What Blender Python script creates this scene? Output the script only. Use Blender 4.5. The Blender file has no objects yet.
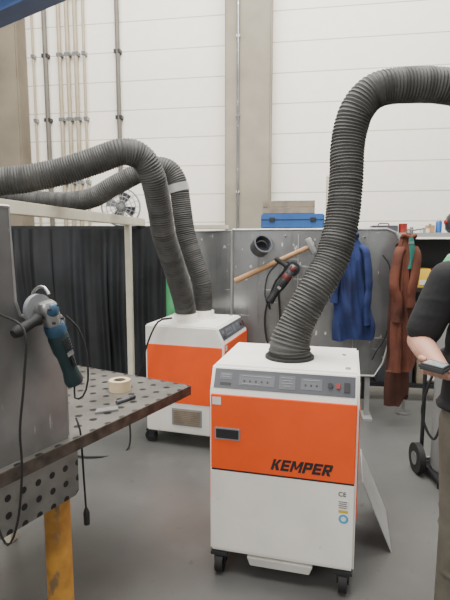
import bpy, bmesh, math, random
from mathutils import Vector, Matrix, noise
random.seed(4)
C = bpy.context.scene.collection
PI = math.pi
def R(a): return math.radians(a)
V = Vector
# ------------------------------------------------------------------ camera model
FPX, PITCH, CAMZ = 485.0, R(7.05), 1.55
def pt(px, py, Y):
    d = V((1,0,0))*((px-225)/FPX) + V((0,math.cos(PITCH),-math.sin(PITCH))) + V((0,math.sin(PITCH),math.cos(PITCH)))*((300-py)/FPX)
    return d*(Y/d.y) + V((0,0,CAMZ))
# ------------------------------------------------------------------ materials
def mat(name, col, rough=0.6, metal=0.0, var=0.10, scale=6.0, bump=0.0, bscale=40.0, col2=None, coat=0.0, emit=0.0):
    m = bpy.data.materials.new(name); m.use_nodes = True
    nt = m.node_tree; b = nt.nodes['Principled BSDF']
    tc = nt.nodes.new('ShaderNodeTexCoord')
    n = nt.nodes.new('ShaderNodeTexNoise'); n.inputs['Scale'].default_value = scale; n.inputs['Detail'].default_value = 6
    nt.links.new(tc.outputs['Object'], n.inputs['Vector'])
    r = nt.nodes.new('ShaderNodeValToRGB')
    c2 = col2 if col2 else tuple(max(0, c*(1-2*var)) for c in col)
    r.color_ramp.elements[0].position = 0.3; r.color_ramp.elements[1].position = 0.65
    r.color_ramp.elements[0].color = (*c2, 1); r.color_ramp.elements[1].color = (*col, 1)
    nt.links.new(n.outputs['Fac'], r.inputs['Fac']); nt.links.new(r.outputs['Color'], b.inputs['Base Color'])
    b.inputs['Roughness'].default_value = rough; b.inputs['Metallic'].default_value = metal
    if coat: b.inputs['Coat Weight'].default_value = coat
    if bump:
        n2 = nt.nodes.new('ShaderNodeTexNoise'); n2.inputs['Scale'].default_value = bscale; n2.inputs['Detail'].default_value = 4
        nt.links.new(tc.outputs['Object'], n2.inputs['Vector'])
        bp = nt.nodes.new('ShaderNodeBump'); bp.inputs['Strength'].default_value = bump; bp.inputs['Distance'].default_value = 0.01
        nt.links.new(n2.outputs['Fac'], bp.inputs['Height']); nt.links.new(bp.outputs['Normal'], b.inputs['Normal'])
    return m
def mathn(nt, op, a, b=None):
    n = nt.nodes.new('ShaderNodeMath'); n.operation = op
    for i, v in enumerate((a, b)):
        if v is None: continue
        if isinstance(v, (int, float)): n.inputs[i].default_value = v
        else: nt.links.new(v, n.inputs[i])
    return n.outputs[0]
def overlay(m, fac, col):
    nt = m.node_tree; b = nt.nodes['Principled BSDF']
    src = b.inputs['Base Color'].links[0].from_socket
    mx = nt.nodes.new('ShaderNodeMix'); mx.data_type = 'RGBA'
    nt.links.new(fac, mx.inputs['Factor']); nt.links.new(src, mx.inputs['A']); mx.inputs['B'].default_value = (*col, 1)
    nt.links.new(mx.outputs['Result'], b.inputs['Base Color'])
def speckle(m, scale, thr, col, stretch=(1,1,1), soft=.02, amount=1.0):
    nt = m.node_tree; tc = nt.nodes.new('ShaderNodeTexCoord'); mp = nt.nodes.new('ShaderNodeMapping'); mp.inputs['Scale'].default_value = stretch
    n = nt.nodes.new('ShaderNodeTexNoise'); n.inputs['Scale'].default_value = scale; n.inputs['Detail'].default_value = 3
    nt.links.new(tc.outputs['Object'], mp.inputs['Vector']); nt.links.new(mp.outputs['Vector'], n.inputs['Vector'])
    mr = nt.nodes.new('ShaderNodeMapRange'); mr.inputs['From Min'].default_value = thr; mr.inputs['From Max'].default_value = thr+soft; mr.inputs['To Max'].default_value = amount
    nt.links.new(n.outputs['Fac'], mr.inputs['Value']); overlay(m, mr.outputs['Result'], col); return m
def sep(m):
    nt = m.node_tree; tc = nt.nodes.new('ShaderNodeTexCoord'); s = nt.nodes.new('ShaderNodeSeparateXYZ')
    nt.links.new(tc.outputs['Object'], s.inputs[0]); return nt, s
def hole_mat(name, col, ax, pitch, rad, off=(0,0), **k):
    m = mat(name, col, **k); nt, s = sep(m); q = []
    for i, a in enumerate(ax):
        v = mathn(nt, 'ADD', s.outputs[a], off[i]+50*pitch); v = mathn(nt, 'DIVIDE', v, pitch)
        v = mathn(nt, 'FRACT', v); v = mathn(nt, 'SUBTRACT', v, 0.5); q.append(mathn(nt, 'MULTIPLY', v, v))
    d = mathn(nt, 'ADD', q[0], q[1]); f = mathn(nt, 'LESS_THAN', d, (rad/pitch)**2)
    holes.append((m, f))
    mf = mathn(nt, 'SUBTRACT', 1.0, f); mf = mathn(nt, 'MULTIPLY', mf, k.get('metal', 0.0))
    nt.links.new(mf, nt.nodes['Principled BSDF'].inputs['Metallic'])
    return m
holes = []
def seam_mat(name, col, ax, pitch, off, width, dark, **k):
    m = mat(name, col, **k); nt, s = sep(m)
    v = mathn(nt, 'FRACT', mathn(nt, 'DIVIDE', mathn(nt, 'ADD', s.outputs[ax], off+20*pitch), pitch))
    overlay(m, mathn(nt, 'LESS_THAN', v, width/pitch), dark); return m
M = {}
M['white'] = mat('white_powder_coat', (0.87,0.85,0.79), 0.4, var=0.05)
speckle(M['white'], 16, .70, (.50,.47,.42), (1,1,.7), .04, .5)
M['tray'] = mat('grey_white_tray', (0.55,0.54,0.50), 0.5, var=0.08)
M['orange'] = mat('orange_powder_coat', (0.93,0.100,0.009), 0.38, var=0.05)
M['dark'] = mat('dark_plastic', (0.020,0.021,0.024), 0.45)
M['rubber'] = mat('black_rubber', (0.015,0.015,0.015), 0.75)
M['panelgrey'] = mat('control_panel_grey', (0.070,0.074,0.088), 0.4)
M['fieldgrey'] = mat('display_field_grey', (0.115,0.12,0.135), 0.4)
M['labelgrey'] = mat('label_grey', (0.28,0.29,0.31), 0.5)
M['hose'] = mat('hose_fabric', (0.078,0.077,0.073), 0.72, var=0.22, scale=9, bump=0.2, bscale=90)
M['steel'] = mat('bare_steel', (0.42,0.42,0.42), 0.35, 0.8, var=0.15)
M['zinc'] = mat('galvanised_sheet', (0.38,0.39,0.40), 0.24, 0.7, var=0.32, scale=1.4, bump=0.16, bscale=3.5)  # broad tone variation puts uneven reflections into the sheet colour
speckle(M['zinc'], 5, .57, (.17,.175,.18), (3.5,1,.4), .15, .6); speckle(M['zinc'], 26, .67, (.85,.84,.80), (1,1,.45)); speckle(M['zinc'], 12, .68, (.80,.79,.76), (.35,1,2.5), .03, .8)  # dark upright streaks are painted reflections; pale marks are spatter and scratches
M['zinc2'] = mat('scuffed_sheet', (0.31,0.31,0.31), 0.36, 0.55, var=0.3, scale=3.0, bump=0.12, bscale=6)
speckle(M['zinc2'], 6, .52, (.15,.148,.145), (1,1,.3), .2, .7); speckle(M['zinc2'], 30, .68, (.6,.6,.58), (1,1,.2), .04, .6)
M['cream'] = mat('cream_paint', (0.64,0.60,0.48), 0.55, var=0.08)
M['curtain'] = mat('welding_curtain', (0.020,0.023,0.028), 0.65, var=0.4, scale=2)
M['table'] = hole_mat('perforated_table', (0.205,0.195,0.180), (0,1), 0.08, 0.0155, off=(0.04,0.04), rough=0.36, metal=0.5, var=0.22, scale=4)
speckle(M['table'], 7, .58, (.125,.115,.105), (1,1,1), .15, .6)
M['tabledge'] = mat('table_edge', (0.11,0.09,0.075), 0.55, 0.4, var=0.3, scale=20)
M['apron'] = hole_mat('perforated_apron', (0.235,0.228,0.215), (1,2), 0.0565, 0.0115, off=(0.02,-0.0005), rough=0.42, metal=0.5, var=0.25, scale=6)
speckle(M['apron'], 12, .57, (.13,.12,.105), (1,1,1), .1, .6)
for m_, f_ in holes: overlay(m_, f_, (0.006,0.006,0.006))
M['legorange'] = mat('worn_orange_paint', (0.60,0.30,0.05), 0.55, var=0.25, scale=12, col2=(0.34,0.15,0.03))
speckle(M['legorange'], 16, .60, (.15,.12,.08), (1,1,.5), .08, .8)
M['concrete'] = mat('concrete', (0.31,0.275,0.215), 0.85, var=0.14, scale=2, bump=0.15)
M['concrete2'] = mat('brown_concrete', (0.22,0.185,0.135), 0.85, var=0.16, scale=2, bump=0.15)
M['floor'] = mat('floor_concrete', (0.122,0.122,0.117), 0.36, var=0.13, scale=1.0, col2=(0.070,0.071,0.069), bump=0.05)
speckle(M['floor'], 3, .60, (.16,.158,.15), (1,1,1), .2, .4); speckle(M['floor'], 14, .67, (.04,.04,.038), (1,1,1), .08, .45)
M['wall'] = seam_mat('wall_panels', (0.95,0.905,0.81), 2, 0.40, -3.8, 0.013, (0.50,0.46,0.39), rough=0.8, var=0.02)
M['bluebeam'] = mat('blue_steel', (0.02,0.06,0.18), 0.5)
M['blue'] = mat('blue_plastic', (0.03,0.12,0.36), 0.45)
M['darkblue'] = mat('dark_blue_plastic', (0.02,0.06,0.15), 0.45)
M['wood'] = mat('wood', (0.44,0.25,0.12), 0.6, var=0.15, scale=18)
M['woodgrey'] = mat('old_wood', (0.30,0.25,0.19), 0.7, var=0.2, scale=10)
M['jacket'] = mat('blue_fabric', (0.022,0.040,0.15), 0.95, var=0.35, scale=3, bump=0.3)
M['leather'] = mat('rust_leather', (0.165,0.050,0.028), 0.9, var=0.38, scale=3, bump=0.3)
M['coatdark'] = mat('dark_leather', (0.090,0.033,0.022), 0.9, var=0.3, scale=3)
M['teal'] = mat('teal_cloth', (0.03,0.20,0.16), 0.85, var=0.2)
M['green'] = mat('green_enamel', (0.08,0.36,0.15), 0.4)
M['cylgrey'] = mat('grey_enamel', (0.30,0.305,0.30), 0.45)
M['grblue'] = mat('tool_blue', (0.03,0.085,0.15), 0.4)
M['grgreen'] = mat('tool_dark_green', (0.018,0.042,0.046), 0.45)
M['red'] = mat('red_plastic', (0.30,0.03,0.02), 0.45)
M['darkred'] = mat('dark_red_plastic', (0.11,0.018,0.015), 0.45)
M['skin'] = mat('skin', (0.50,0.27,0.19), 0.55, var=0.05, scale=10)
M['shirt'] = mat('black_cotton', (0.014,0.014,0.016), 0.9, var=0.2, bump=0.2)
M['trouser'] = mat('grey_khaki_work_cloth', (0.125,0.114,0.09), 0.9, var=0.2, scale=7, bump=0.3)
M['hair'] = mat('brown_hair', (0.07,0.045,0.03), 0.8, bump=0.5)
M['yellow'] = mat('yellow_plastic', (0.65,0.42,0.03), 0.5)
M['paper'] = mat('paper', (0.74,0.72,0.68), 0.8, var=0.03)
M['tape'] = mat('tape', (0.60,0.48,0.30), 0.6)
M['eye'] = mat('eye_white', (0.8,0.8,0.8), 0.2)
M['lip'] = mat('lip', (0.45,0.18,0.15), 0.5)
M['sticker'] = mat('blue_sticker', (0.08,0.36,0.60), 0.4)
M['pipe'] = mat('conduit_tan', (0.42,0.35,0.24), 0.5)
M['pipedark'] = mat('conduit_dark', (0.15,0.135,0.11), 0.5)
M['ltmetal'] = mat('light_sheet', (0.46,0.465,0.455), 0.4, 0.3, var=0.1)
M['screen'] = mat('screen_glass', (0.40,0.44,0.46), 0.1)
# ------------------------------------------------------------------ mesh builder
class MB:
    def __init__(s): s.b = bmesh.new()
    def _add(s, verts, faces, mtx=None):
        vs = [s.b.verts.new(mtx @ V(v) if mtx else V(v)) for v in verts]
        for f in faces:
            try: s.b.faces.new([vs[i] for i in f])
            except ValueError: pass
        return s
    def box(s, c, d, mtx=None, rz=0):
        x,y,z = (d[0]/2, d[1]/2, d[2]/2); L = Matrix.Translation(V(c)) @ Matrix.Rotation(rz,4,'Z')
        if mtx: L = mtx @ L
        v = [(-x,-y,-z),(x,-y,-z),(x,y,-z),(-x,y,-z),(-x,-y,z),(x,-y,z),(x,y,z),(-x,y,z)]
        return s._add(v, [(0,3,2,1),(4,5,6,7),(0,1,5,4),(1,2,6,5),(2,3,7,6),(3,0,4,7)], L)
    def prism(s, poly, ax, a, b, mtx=None):
        def P(p, t):
            return {'x': (t,p[0],p[1]), 'y': (p[0],t,p[1]), 'z': (p[0],p[1],t)}[ax]
        n = len(poly); v = [P(p,a) for p in poly]+[P(p,b) for p in poly]
        f = [tuple(range(n))[::-1], tuple(range(n,2*n))]+[(i,(i+1)%n,(i+1)%n+n,i+n) for i in range(n)]
        return s._add(v, f, mtx)
    def tube(s, pts, rad, seg=12, cap=True, flat=1.0, mtx=None, closed=False):
        pts = [V(p) for p in pts]; n = len(pts)
        if isinstance(rad, (int,float)): rad = [rad]*n
        T = []
        for i in range(n):
            if closed: t = pts[(i+1)%n]-pts[i-1]
            else: t = pts[min(i+1,n-1)]-pts[max(i-1,0)]
            T.append(t.normalized() if t.length > 1e-9 else V((0,0,1)))
        up = V((0,0,1)) if abs(T[0].z) < .9 else V((0,1,0))
        N = (up - T[0]*up.dot(T[0])).normalized(); v = []
        for i in range(n):
            N = (N - T[i]*N.dot(T[i])).normalized(); B = T[i].cross(N)
            for k in range(seg):
                a = 2*PI*k/seg
                v.append(pts[i] + N*(math.cos(a)*rad[i]*flat) + B*(math.sin(a)*rad[i]))
        f = []
        for i in range(n if closed else n-1):
            j = (i+1) % n
            for k in range(seg):
                f.append((i*seg+k, i*seg+(k+1)%seg, j*seg+(k+1)%seg, j*seg+k))
        if cap and not closed:
            f.append(tuple(range(seg))[::-1]); f.append(tuple((n-1)*seg+k for k in range(seg)))
        return s._add([tuple(x) for x in v], f, mtx)
    def cyl(s, a, b, r, r2=None, seg=20, mtx=None): return s.tube([a,b], [r, r if r2 is None else r2], seg, mtx=mtx)
    def lathe(s, prof, c=(0,0,0), seg=28, mtx=None):
        L = Matrix.Translation(V(c)); L = mtx @ L if mtx else L
        v = []; f = []; n = len(prof)
        for r,z in prof:
            for k in range(seg): v.append((r*math.cos(2*PI*k/seg), r*math.sin(2*PI*k/seg), z))
        for i in range(n-1):
            for k in range(seg): f.append((i*seg+k, i*seg+(k+1)%seg, (i+1)*seg+(k+1)%seg, (i+1)*seg+k))
        if prof[0][0] > 1e-4: f.append(tuple(range(seg))[::-1])
        if prof[-1][0] > 1e-4: f.append(tuple((n-1)*seg+k for k in range(seg)))
        return s._add(v, f, L)
    def ring(s, c, r, t, axis='z', seg=32, ts=8, mtx=None):
        p = []
        for k in range(seg):
            a = 2*PI*k/seg; x,y = r*math.cos(a), r*math.sin(a)
            p.append(V(c)+V({'z':(x,y,0),'y':(x,0,y),'x':(0,x,y)}[axis]))
        return s.tube(p, t, ts, closed=True, mtx=mtx)
    def ball(s, c, r, seg=16, mtx=None, rot=None):
        r = (r,r,r) if isinstance(r,(int,float)) else r
        L = Matrix.Translation(V(c)); 
        if rot: L = L @ rot
        L = L @ Matrix.Diagonal((*r,1))
        if mtx: L = mtx @ L
        bmesh.ops.create_uvsphere(s.b, u_segments=seg, v_segments=max(8,seg//2+2), radius=1, matrix=L); return s
    def cone(s, a, ra, b, rb, seg=16):
        return s.ball(a, ra, seg).ball(b, rb, seg).tube([a,b],[ra,rb],seg)
def RM(root):
    return Matrix.Translation(root.location) @ Matrix.Rotation(root.rotation_euler.z,4,'Z')
def obj(name, mb, m, parent=None, world=False, smooth=True, bevel=0, remesh=0, level=None, angle=35):
    me = bpy.data.meshes.new(name); b = mb.b
    bmesh.ops.remove_doubles(b, verts=b.verts, dist=1e-6)
    bmesh.ops.recalc_face_normals(b, faces=b.faces)
    p = parent
    if world and p is not None:
        while p is not None and p.type != 'EMPTY': p = p.parent
        if p is not None: bmesh.ops.transform(b, matrix=RM(p).inverted(), verts=b.verts)
    if bevel:
        es = [e for e in b.edges if len(e.link_faces)==2 and e.calc_face_angle(0) > R(30)]
        bmesh.ops.bevel(b, geom=es, offset=bevel, segments=2, affect='EDGES', clamp_overlap=True)
    b.to_mesh(me); b.free()
    o = bpy.data.objects.new(name, me); C.objects.link(o)
    if m: me.materials.append(m)
    if remesh:
        r = o.modifiers.new('r','REMESH'); r.mode='VOXEL'; r.voxel_size = remesh
        sm = o.modifiers.new('s','SMOOTH'); sm.factor=.5; sm.iterations=4
        dg = bpy.context.evaluated_depsgraph_get(); me2 = bpy.data.meshes.new_from_object(o.evaluated_get(dg))
        o.modifiers.clear(); o.data = me2; me2.name = name
        if not me2.materials and m: me2.materials.append(m)
        me = me2
    if smooth:
        me.polygons.foreach_set('use_smooth', [True]*len(me.polygons))
        if not remesh:
            try: me.set_sharp_from_angle(angle=R(angle))
            except Exception: pass
    me.update()
    if parent: o.parent = parent
    return o
def tag(o, label, cat, group=None):
    o['label'] = label; o['category'] = cat
    if group: o['group'] = group
    return o
def thing(name, label, cat, loc=(0,0,0), rz=0, group=None):
    o = bpy.data.objects.new(name, None); C.objects.link(o); o.empty_display_size = .1
    o.location = loc; o.rotation_euler = (0,0,rz); return tag(o, label, cat, group)
def struct(name, mb, m, **k):
    o = obj(name, mb, m, **k); o['kind'] = 'structure'; return o
def cr(points, step=0.02):
    P = [V(p) for p in points]; P = [P[0]*2-P[1]]+P+[P[-1]*2-P[-2]]; out = []
    for i in range(1, len(P)-2):
        L = (P[i+1]-P[i]).length; n = max(2, int(L/step))
        for k in range(n):
            t = k/n; a,b,c,d = P[i-1],P[i],P[i+1],P[i+2]
            out.append(.5*((2*b)+(c-a)*t+(2*a-5*b+4*c-d)*t*t+(3*b-a-3*c+d)*t**3))
    out.append(P[-2]); return out
def corr(points, r, pitch=0.0155, amp=0.038, seg=26, rfun=None):
    c = cr(points, .004); acc = [0]
    for i in range(1,len(c)): acc.append(acc[-1]+(c[i]-c[i-1]).length)
    L = acc[-1]; n = int(L/(pitch/4)); pts=[]; rad=[]; j=0
    for k in range(n+1):
        s = L*k/n
        while j < len(acc)-2 and acc[j+1] < s: j += 1
        t = (s-acc[j])/max(1e-9, acc[j+1]-acc[j]); pts.append(c[j].lerp(c[j+1], min(1,t)))
        w = (-.5,1,.1,-1)[k%4]; rr = r*(rfun(s/L) if rfun else 1)
        rib = k//4; a_ = amp*(1+.25*noise.noise(V((rib*1.7,r*50,0))))
        rad.append(rr*(1+a_*w+.016*noise.noise(V((rib*.18,0,r*70)))))
        pts[-1] = pts[-1] + V((noise.noise(V((rib*.3,3,0))),noise.noise(V((rib*.3,9,0))),0))*.002
    return MB().tube(pts, rad, seg)
def text(body, name, size, m, parent, mtx, shear=0, offset=0, extrude=.0008, label=None):
    cu = bpy.data.curves.new(name, 'FONT'); cu.body = body; cu.size = size; cu.shear = shear; cu.offset = offset; cu.extrude = extrude
    t = bpy.data.objects.new('tmp', cu); C.objects.link(t); bpy.context.view_layer.update()
    me = bpy.data.meshes.new_from_object(t.evaluated_get(bpy.context.evaluated_depsgraph_get()))
    bpy.data.objects.remove(t); me.name = name; me.transform(mtx); me.materials.clear(); me.materials.append(m)
    o = bpy.data.objects.new(name, me); C.objects.link(o); o.parent = parent; return o
def glyph(ch, w=.88, t=.29, h=.23):
    st = [(0,0),(t,0),(t,1),(0,1)]
    if ch=='K': return [st, [(t*.8,.40),(w-.34,1),(w+.02,1),(t*.8+.22,.40)], [(t*.9,.56),(t*.9+.26,.68),(w+.04,0),(w-.32,0)]]
    if ch=='E': return [st, [(0,0),(w,0),(w,h),(0,h)], [(0,.5-h/2),(w*.92,.5-h/2),(w*.92,.5+h/2),(0,.5+h/2)], [(0,1-h),(w,1-h),(w,1),(0,1)]]
    if ch=='M':
        W_=1.16; return [[(0,0),(t*.9,0),(t*.9,1),(0,1)], [(W_-t*.9,0),(W_,0),(W_,1),(W_-t*.9,1)], [(0,1),(t*1.15,1),(W_/2+.06,.30),(W_/2-.08,.22)], [(W_,1),(W_-t*1.15,1),(W_/2-.06,.30),(W_/2+.08,.22)]]
    P_ = [st, [(0,1-h*.95),(w-.08,1-h*.95),(w-.08,1),(0,1)], [(0,.36),(w-.08,.36),(w-.08,.36+h*.9),(0,.36+h*.9)], [(w-t,.42),(w-.10,.36),(w,.47),(w,.90),(w-.10,1),(w-t,.94)]]
    if ch=='P': return P_
    if ch=='R': return P_+[[(w*.36,.40),(w*.36+.29,.40),(w+.04,0),(w-.29,0)]]
def lettering(word, size, adv, mtx, shear=.28, depth=.0006):
    mb = MB(); x = 0; k=0
    for ch in word:
        for poly in glyph(ch):
            mb.prism([((x+p[0]*.82+shear*p[1])*size, p[1]*size) for p in poly], 'z', 0, depth+k*.00004, mtx=mtx); k+=1
        x += (1.16*.82 if ch=='M' else .88*.82)+adv
    return mb
# ------------------------------------------------------------------ setting
struct('floor', MB().box((0,4,-.05),(18,16,.1)), M['floor'])
WY = R(-9); WQ = V((.35,7.0,0)); WD = V((math.cos(WY), math.sin(WY), 0)); WN = V((WD.y,-WD.x,0))
wm = Matrix.Translation(WQ) @ Matrix.Rotation(WY,4,'Z')
wb = struct('wall_back', MB().box((0,.15,3.5),(17,.3,7)), M['wall']); wb.matrix_world = wm
def col_at(px):
    r = (px-225)/FPX
    return (r*(.9925*WQ.y-.25) - WQ.x)/(WD.x - r*.9925*WD.y)
for i,(px,w) in enumerate(((250,.62),(14,.50))):
    s = col_at(px)
    o = struct('trim_%d'%(i+1), MB().box((s,-.14,3.5),(w,.28,7)), M['concrete2' if i else 'concrete'], bevel=.02); o.matrix_world = wm
for px, r, dk, where in ((37,.016,0,'thin one beside the left concrete pillar'),(49,.034,1,'thick dark one, second from the left pillar'),(63,.028,0,'third from the left pillar'),
                  (71,.030,0,'fourth from the left pillar'),(79,.030,0,'fifth from the left pillar'),(87,.020,0,'thinner one at the right of the close bundle'),(120,.032,1,'separate one standing alone between bundle and middle pillar')):
    s = col_at(px); p = WQ+WD*s+WN*(.05)
    t = thing('conduit_pipe', 'vertical conduit pipe on the white wall, '+where, 'pipe', p, WY, 'conduit pipes on the back wall')
    obj('pipe', MB().cyl((0,0,0),(0,0,6.8),r,seg=12), M['pipedark' if dk else 'pipe'], t)
    for z in (2.4,3.3,4.2,5.0): obj('clamp', MB().box((0,.01,z),(r*3.0,.08,.05)), M['dark' if dk else 'zinc'], t)
s = col_at(241); p = WQ+WD*s+WN*.31
t = thing('conduit_pipe','thin grey conduit running up the middle concrete pillar','pipe',p,WY)
obj('pipe', MB().cyl((0,0,0),(0,0,6.8),.016,seg=10), M['zinc'], t)
for z in (2.2,3.2,4.2): obj('clamp', MB().box((0,.008,z),(.05,.04,.03)), M['zinc'], t)
a, b = V((-2.6,5.0,3.5)), V((-.9,3.86,3.5)); d = (b-a).normalized(); 
t = thing('crane_beam','dark blue steel overhead beam crossing the top left corner','beam',(a+b)/2,math.atan2(d.y,d.x))
L = (b-a).length
obj('flange', MB().box((0,0,.01),(L,.2,.02)), M['bluebeam'], t); obj('web', MB().box((0,0,.16),(L,.015,.28)), M['bluebeam'], t)
obj('flange', MB().box((0,0,.31),(L,.2,.02)), M['bluebeam'], t)
obj('hanger', MB().box((0,0,2.0),(.08,.08,3.4)), M['bluebeam'], t)
# ------------------------------------------------------------------ extraction units
def unit(label, loc, rz, twin, W, D, H, HF):
    ZB=.105; dz = HF-.875
    t = thing('fume_extractor', label, 'fume extractor', loc, rz, 'mobile fume extractors')
    yf = -D/2
    b = MB().prism([(yf,ZB),(yf,HF),(yf+.055,H),(D/2,H),(D/2,ZB)],'x',-W/2,W/2)
    obj('housing', b, M['white'], t, bevel=.010)
    door = obj('door', MB().box((0,yf-.003,(.515+.865)/2+dz/2),(W-.016,.008,.35+dz)), M['orange'], t, bevel=.003)
    obj('lower_panel', MB().box((0,yf-.002,(.125+.505)/2),(W-.016,.006,.38)), M['white'], t, bevel=.002)
    obj('seam', MB().box((0,yf-.001,.510),(W-.02,.004,.006)), M['dark'], t)
    for sx in (-1,1):
        obj('side_panel', MB().box((sx*(W/2+.001),.0,(.34+HF-.035)/2),(.008,D-.03,HF-.035-.34)), M['orange'], t, bevel=.003)
    h = obj('handle', MB().box((-W/2+.085,yf-.008,.685+dz),(.118,.006,.056)), M['labelgrey'], door, bevel=.002)
    obj('handle_recess', MB().box((-W/2+.085,yf-.010,.685+dz),(.104,.008,.042)), M['dark'], door, bevel=.002)
    obj('lettering', lettering('KEMPER',.051,.10, Matrix.Translation((-.044,yf-.0072,.540)) @ Matrix.Rotation(PI/2,4,'X')), M['dark'], door, smooth=False)
    obj('sticker', MB().box((-W/2+.035,yf-.0076,.835+dz),(.04,.001,.035)), M['paper'], door)
    sl = Matrix.Translation((0,yf+.0275,(HF+H)/2)) @ Matrix.Rotation(math.atan2(H-HF,.055),4,'X')
    cp = obj('control_panel', MB().box((-.0,.0,.002),(W-.035,.088,.004),mtx=sl), M['panelgrey'], t, bevel=.001)
    for x,w_,y,h_ in ((-.255,.055,.012,.03),(-.115,.16,.0,.050),(.02,.07,.0,.060),(.125,.09,.0,.050)):
        obj('display_field', MB().box((x,y,.0045),(w_,h_,.001),mtx=sl), M['fieldgrey'], cp)
    for k in range(5): obj('key', MB().box((-.17+.026*k,-.006,.0055),(.008,.008,.001),mtx=sl), M['dark'], cp)
    for k in range(3): obj('key', MB().box((.10+.024*k,-.006,.0055),(.008,.008,.001),mtx=sl), M['dark'], cp)
    obj('nameplate', MB().box((-.255,-.024,.005),(.05,.012,.001),mtx=sl), M['dark'], cp)
    for x,w_,y in ((.02,.05,.02),(.02,.04,.008),(.02,.05,-.004),(.02,.03,-.016),(-.115,.13,.017),(-.14,.08,-.018),(.125,.07,.017),(-.255,.04,.018),(-.255,.035,.008)):
        obj('printed_line', MB().box((x,y,.0057),(w_,.0025,.001),mtx=sl), M['labelgrey'], cp)
    obj('switch', MB().cyl((.205,0,.003),(.205,0,.013),.011,mtx=sl), M['dark'], cp)
    obj('lamp', MB().box((.238,.0,.007),(.016,.022,.008),mtx=sl), M['red'], cp)
    obj('socket', MB().box((.274,-.004,.006),(.024,.04,.006),mtx=sl), M['dark'], cp)
    text('CE','ce_mark',.028,M['dark'],t, Matrix.Translation((W/2-.075,yf-.0055,.455)) @ Matrix.Rotation(PI/2,4,'X'), offset=.0003)
    rl = obj('rating_label', MB().box((W/2-.052,yf-.0055,.415),(.046,.001,.040)), M['paper'], t)
    for k in range(4): obj('printed_line', MB().box((W/2-.054,yf-.0063,.430-.009*k),(.036-.006*(k%2),.001,.003)), M['panelgrey'], rl)
    obj('test_sticker', MB().box((W/2-.052,yf-.0055,.385),(.040,.001,.012)), M['yellow'], t)
    rs = obj('round_sticker', MB().cyl((W/2-.050,yf-.0052,.352),(W/2-.050,yf-.0065,.352),.021), M['sticker'], t)
    obj('sticker_centre', MB().cyl((W/2-.050,yf-.0065,.352),(W/2-.050,yf-.0070,.352),.011), M['paper'], rs)
    obj('foot_plate', MB().prism([(-.15,ZB-.002),(.15,ZB-.002),(.135,.062),(-.135,.062)],'y',yf-.006,yf+.1), M['tray'], t, bevel=.003)
    gr = obj('outlet_frame', MB().box((-W/2-.002,-.02,.235),(.006,.24,.13)), M['labelgrey'], t, bevel=.002)
    g = MB()
    for k in range(8): g.box((-W/2-.007,-.02,.185+.0145*k),(.006,.21,.006))
    g.box((-W/2-.0052,-.02,.235),(.002,.21,.11))
    obj('louvres', g, M['woodgrey'], gr)
    for sx in (-1,1):
        for sy in (-1,1):
            x, y = sx*(W/2-.045), sy*(D/2-.03)
            c = obj('caster', MB().box((x,y,.098),(.08,.08,.014)).box((x-.024,y,.068),(.005,.045,.06)).box((x+.024,y,.068),(.005,.045,.06)).cyl((x-.026,y-.012*sy*-1,.046),(x+.026,y-.012*sy*-1,.046),.008), M['dark'], t)
            obj('wheel', MB().cyl((x-.018,y+.012*sy,.046),(x+.018,y+.012*sy,.046),.046,seg=24), M['rubber'], c)
    pos = [(0,-.01)] if not twin else [(-.10,.07),(.10,-.0)]
    for (x,y) in pos:
        obj('flange', MB().lathe([(.118,H-.001),(.118,H+.012),(.106,H+.014),(.106,H+.024),(.085,H+.026)] if not twin else [(.108,H-.001),(.108,H+.010),(.094,H+.012),(.092,H+.060),(.084,H+.063)],(x,y,0),36), M['rubber'] if not twin else M['white'], t)
    obj('lid_screw', MB().cyl((W/2-.05,-D/2+.12,H),(W/2-.05,-D/2+.12,H+.006),.012), M['steel'], t)
    obj('lid_screw', MB().cyl((W/2-.07,.1,H),(W/2-.07,.1,H+.005),.009), M['steel'], t)
    return t
fl, fr = V((-.070,2.12,0)), V((.562,1.958,0))
yaw1 = math.atan2(fr.y-fl.y, fr.x-fl.x); mid = (fl+fr)/2
c1 = mid + V((-math.sin(yaw1), math.cos(yaw1),0))*(.56/2)
u1 = unit('white and orange cabinet with lettered front and tall grey arching hose, nearest the viewer', c1, yaw1, False, .652,.56,.985,.875)
base = RM(u1) @ V((0,-.01,.985+.022))
hp = [base, base+V((.003,0,.05)), pt(298,322,2.31), pt(314,292,2.32), pt(332,259,2.35), pt(342,220,2.38), pt(346,180,2.4), pt(348,142,2.42), pt(357,110,2.42), pt(377,90,2.42), pt(412,85,2.42), pt(450,87,2.42), pt(500,100,2.42), pt(545,140,2.42), pt(565,190,2.42)]
h1 = obj('hose', corr(hp, .080, rfun=lambda t: 1.0+.25*math.exp(-(t/.045)**2)), M['hose'], u1, world=True)
e = hp[-1]; obj('hood', MB().tube([e+V((-.01,0,.03)), e+V((.02,0,-.12)), e+V((.06,0,-.26))],[.09,.11,.19],28), M['dark'], u1, world=True)
L2 = V((-.60,3.58,0)); dd = V((.956,-.292,0)); pp = V((.292,.956,0)); D2,W2,H2=.62,.64,.925
c2 = L2 + dd*(D2/2) + pp*(W2/2)
u2 = unit('white and orange cabinet with two grey hoses, standing behind the perforated table', c2, math.atan2(.956,.292), True, W2,D2,H2,.815)
f1 = RM(u2) @ V((-.10,.07,H2+.055)); f2 = RM(u2) @ V((.10,0,H2+.055))
ha = [f1, f1+V((0,0,.04)), pt(181,290,3.56), pt(174,266,3.45), pt(164,235,3.3), pt(159,205,3.2), pt(152,175,3.1), pt(141,157,3.05), pt(122,152,3.0), pt(95,161,2.98), pt(60,172,2.95), pt(25,179,2.9), pt(-10,183,2.85), pt(-50,192,2.8), pt(-80,225,2.8)]
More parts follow.
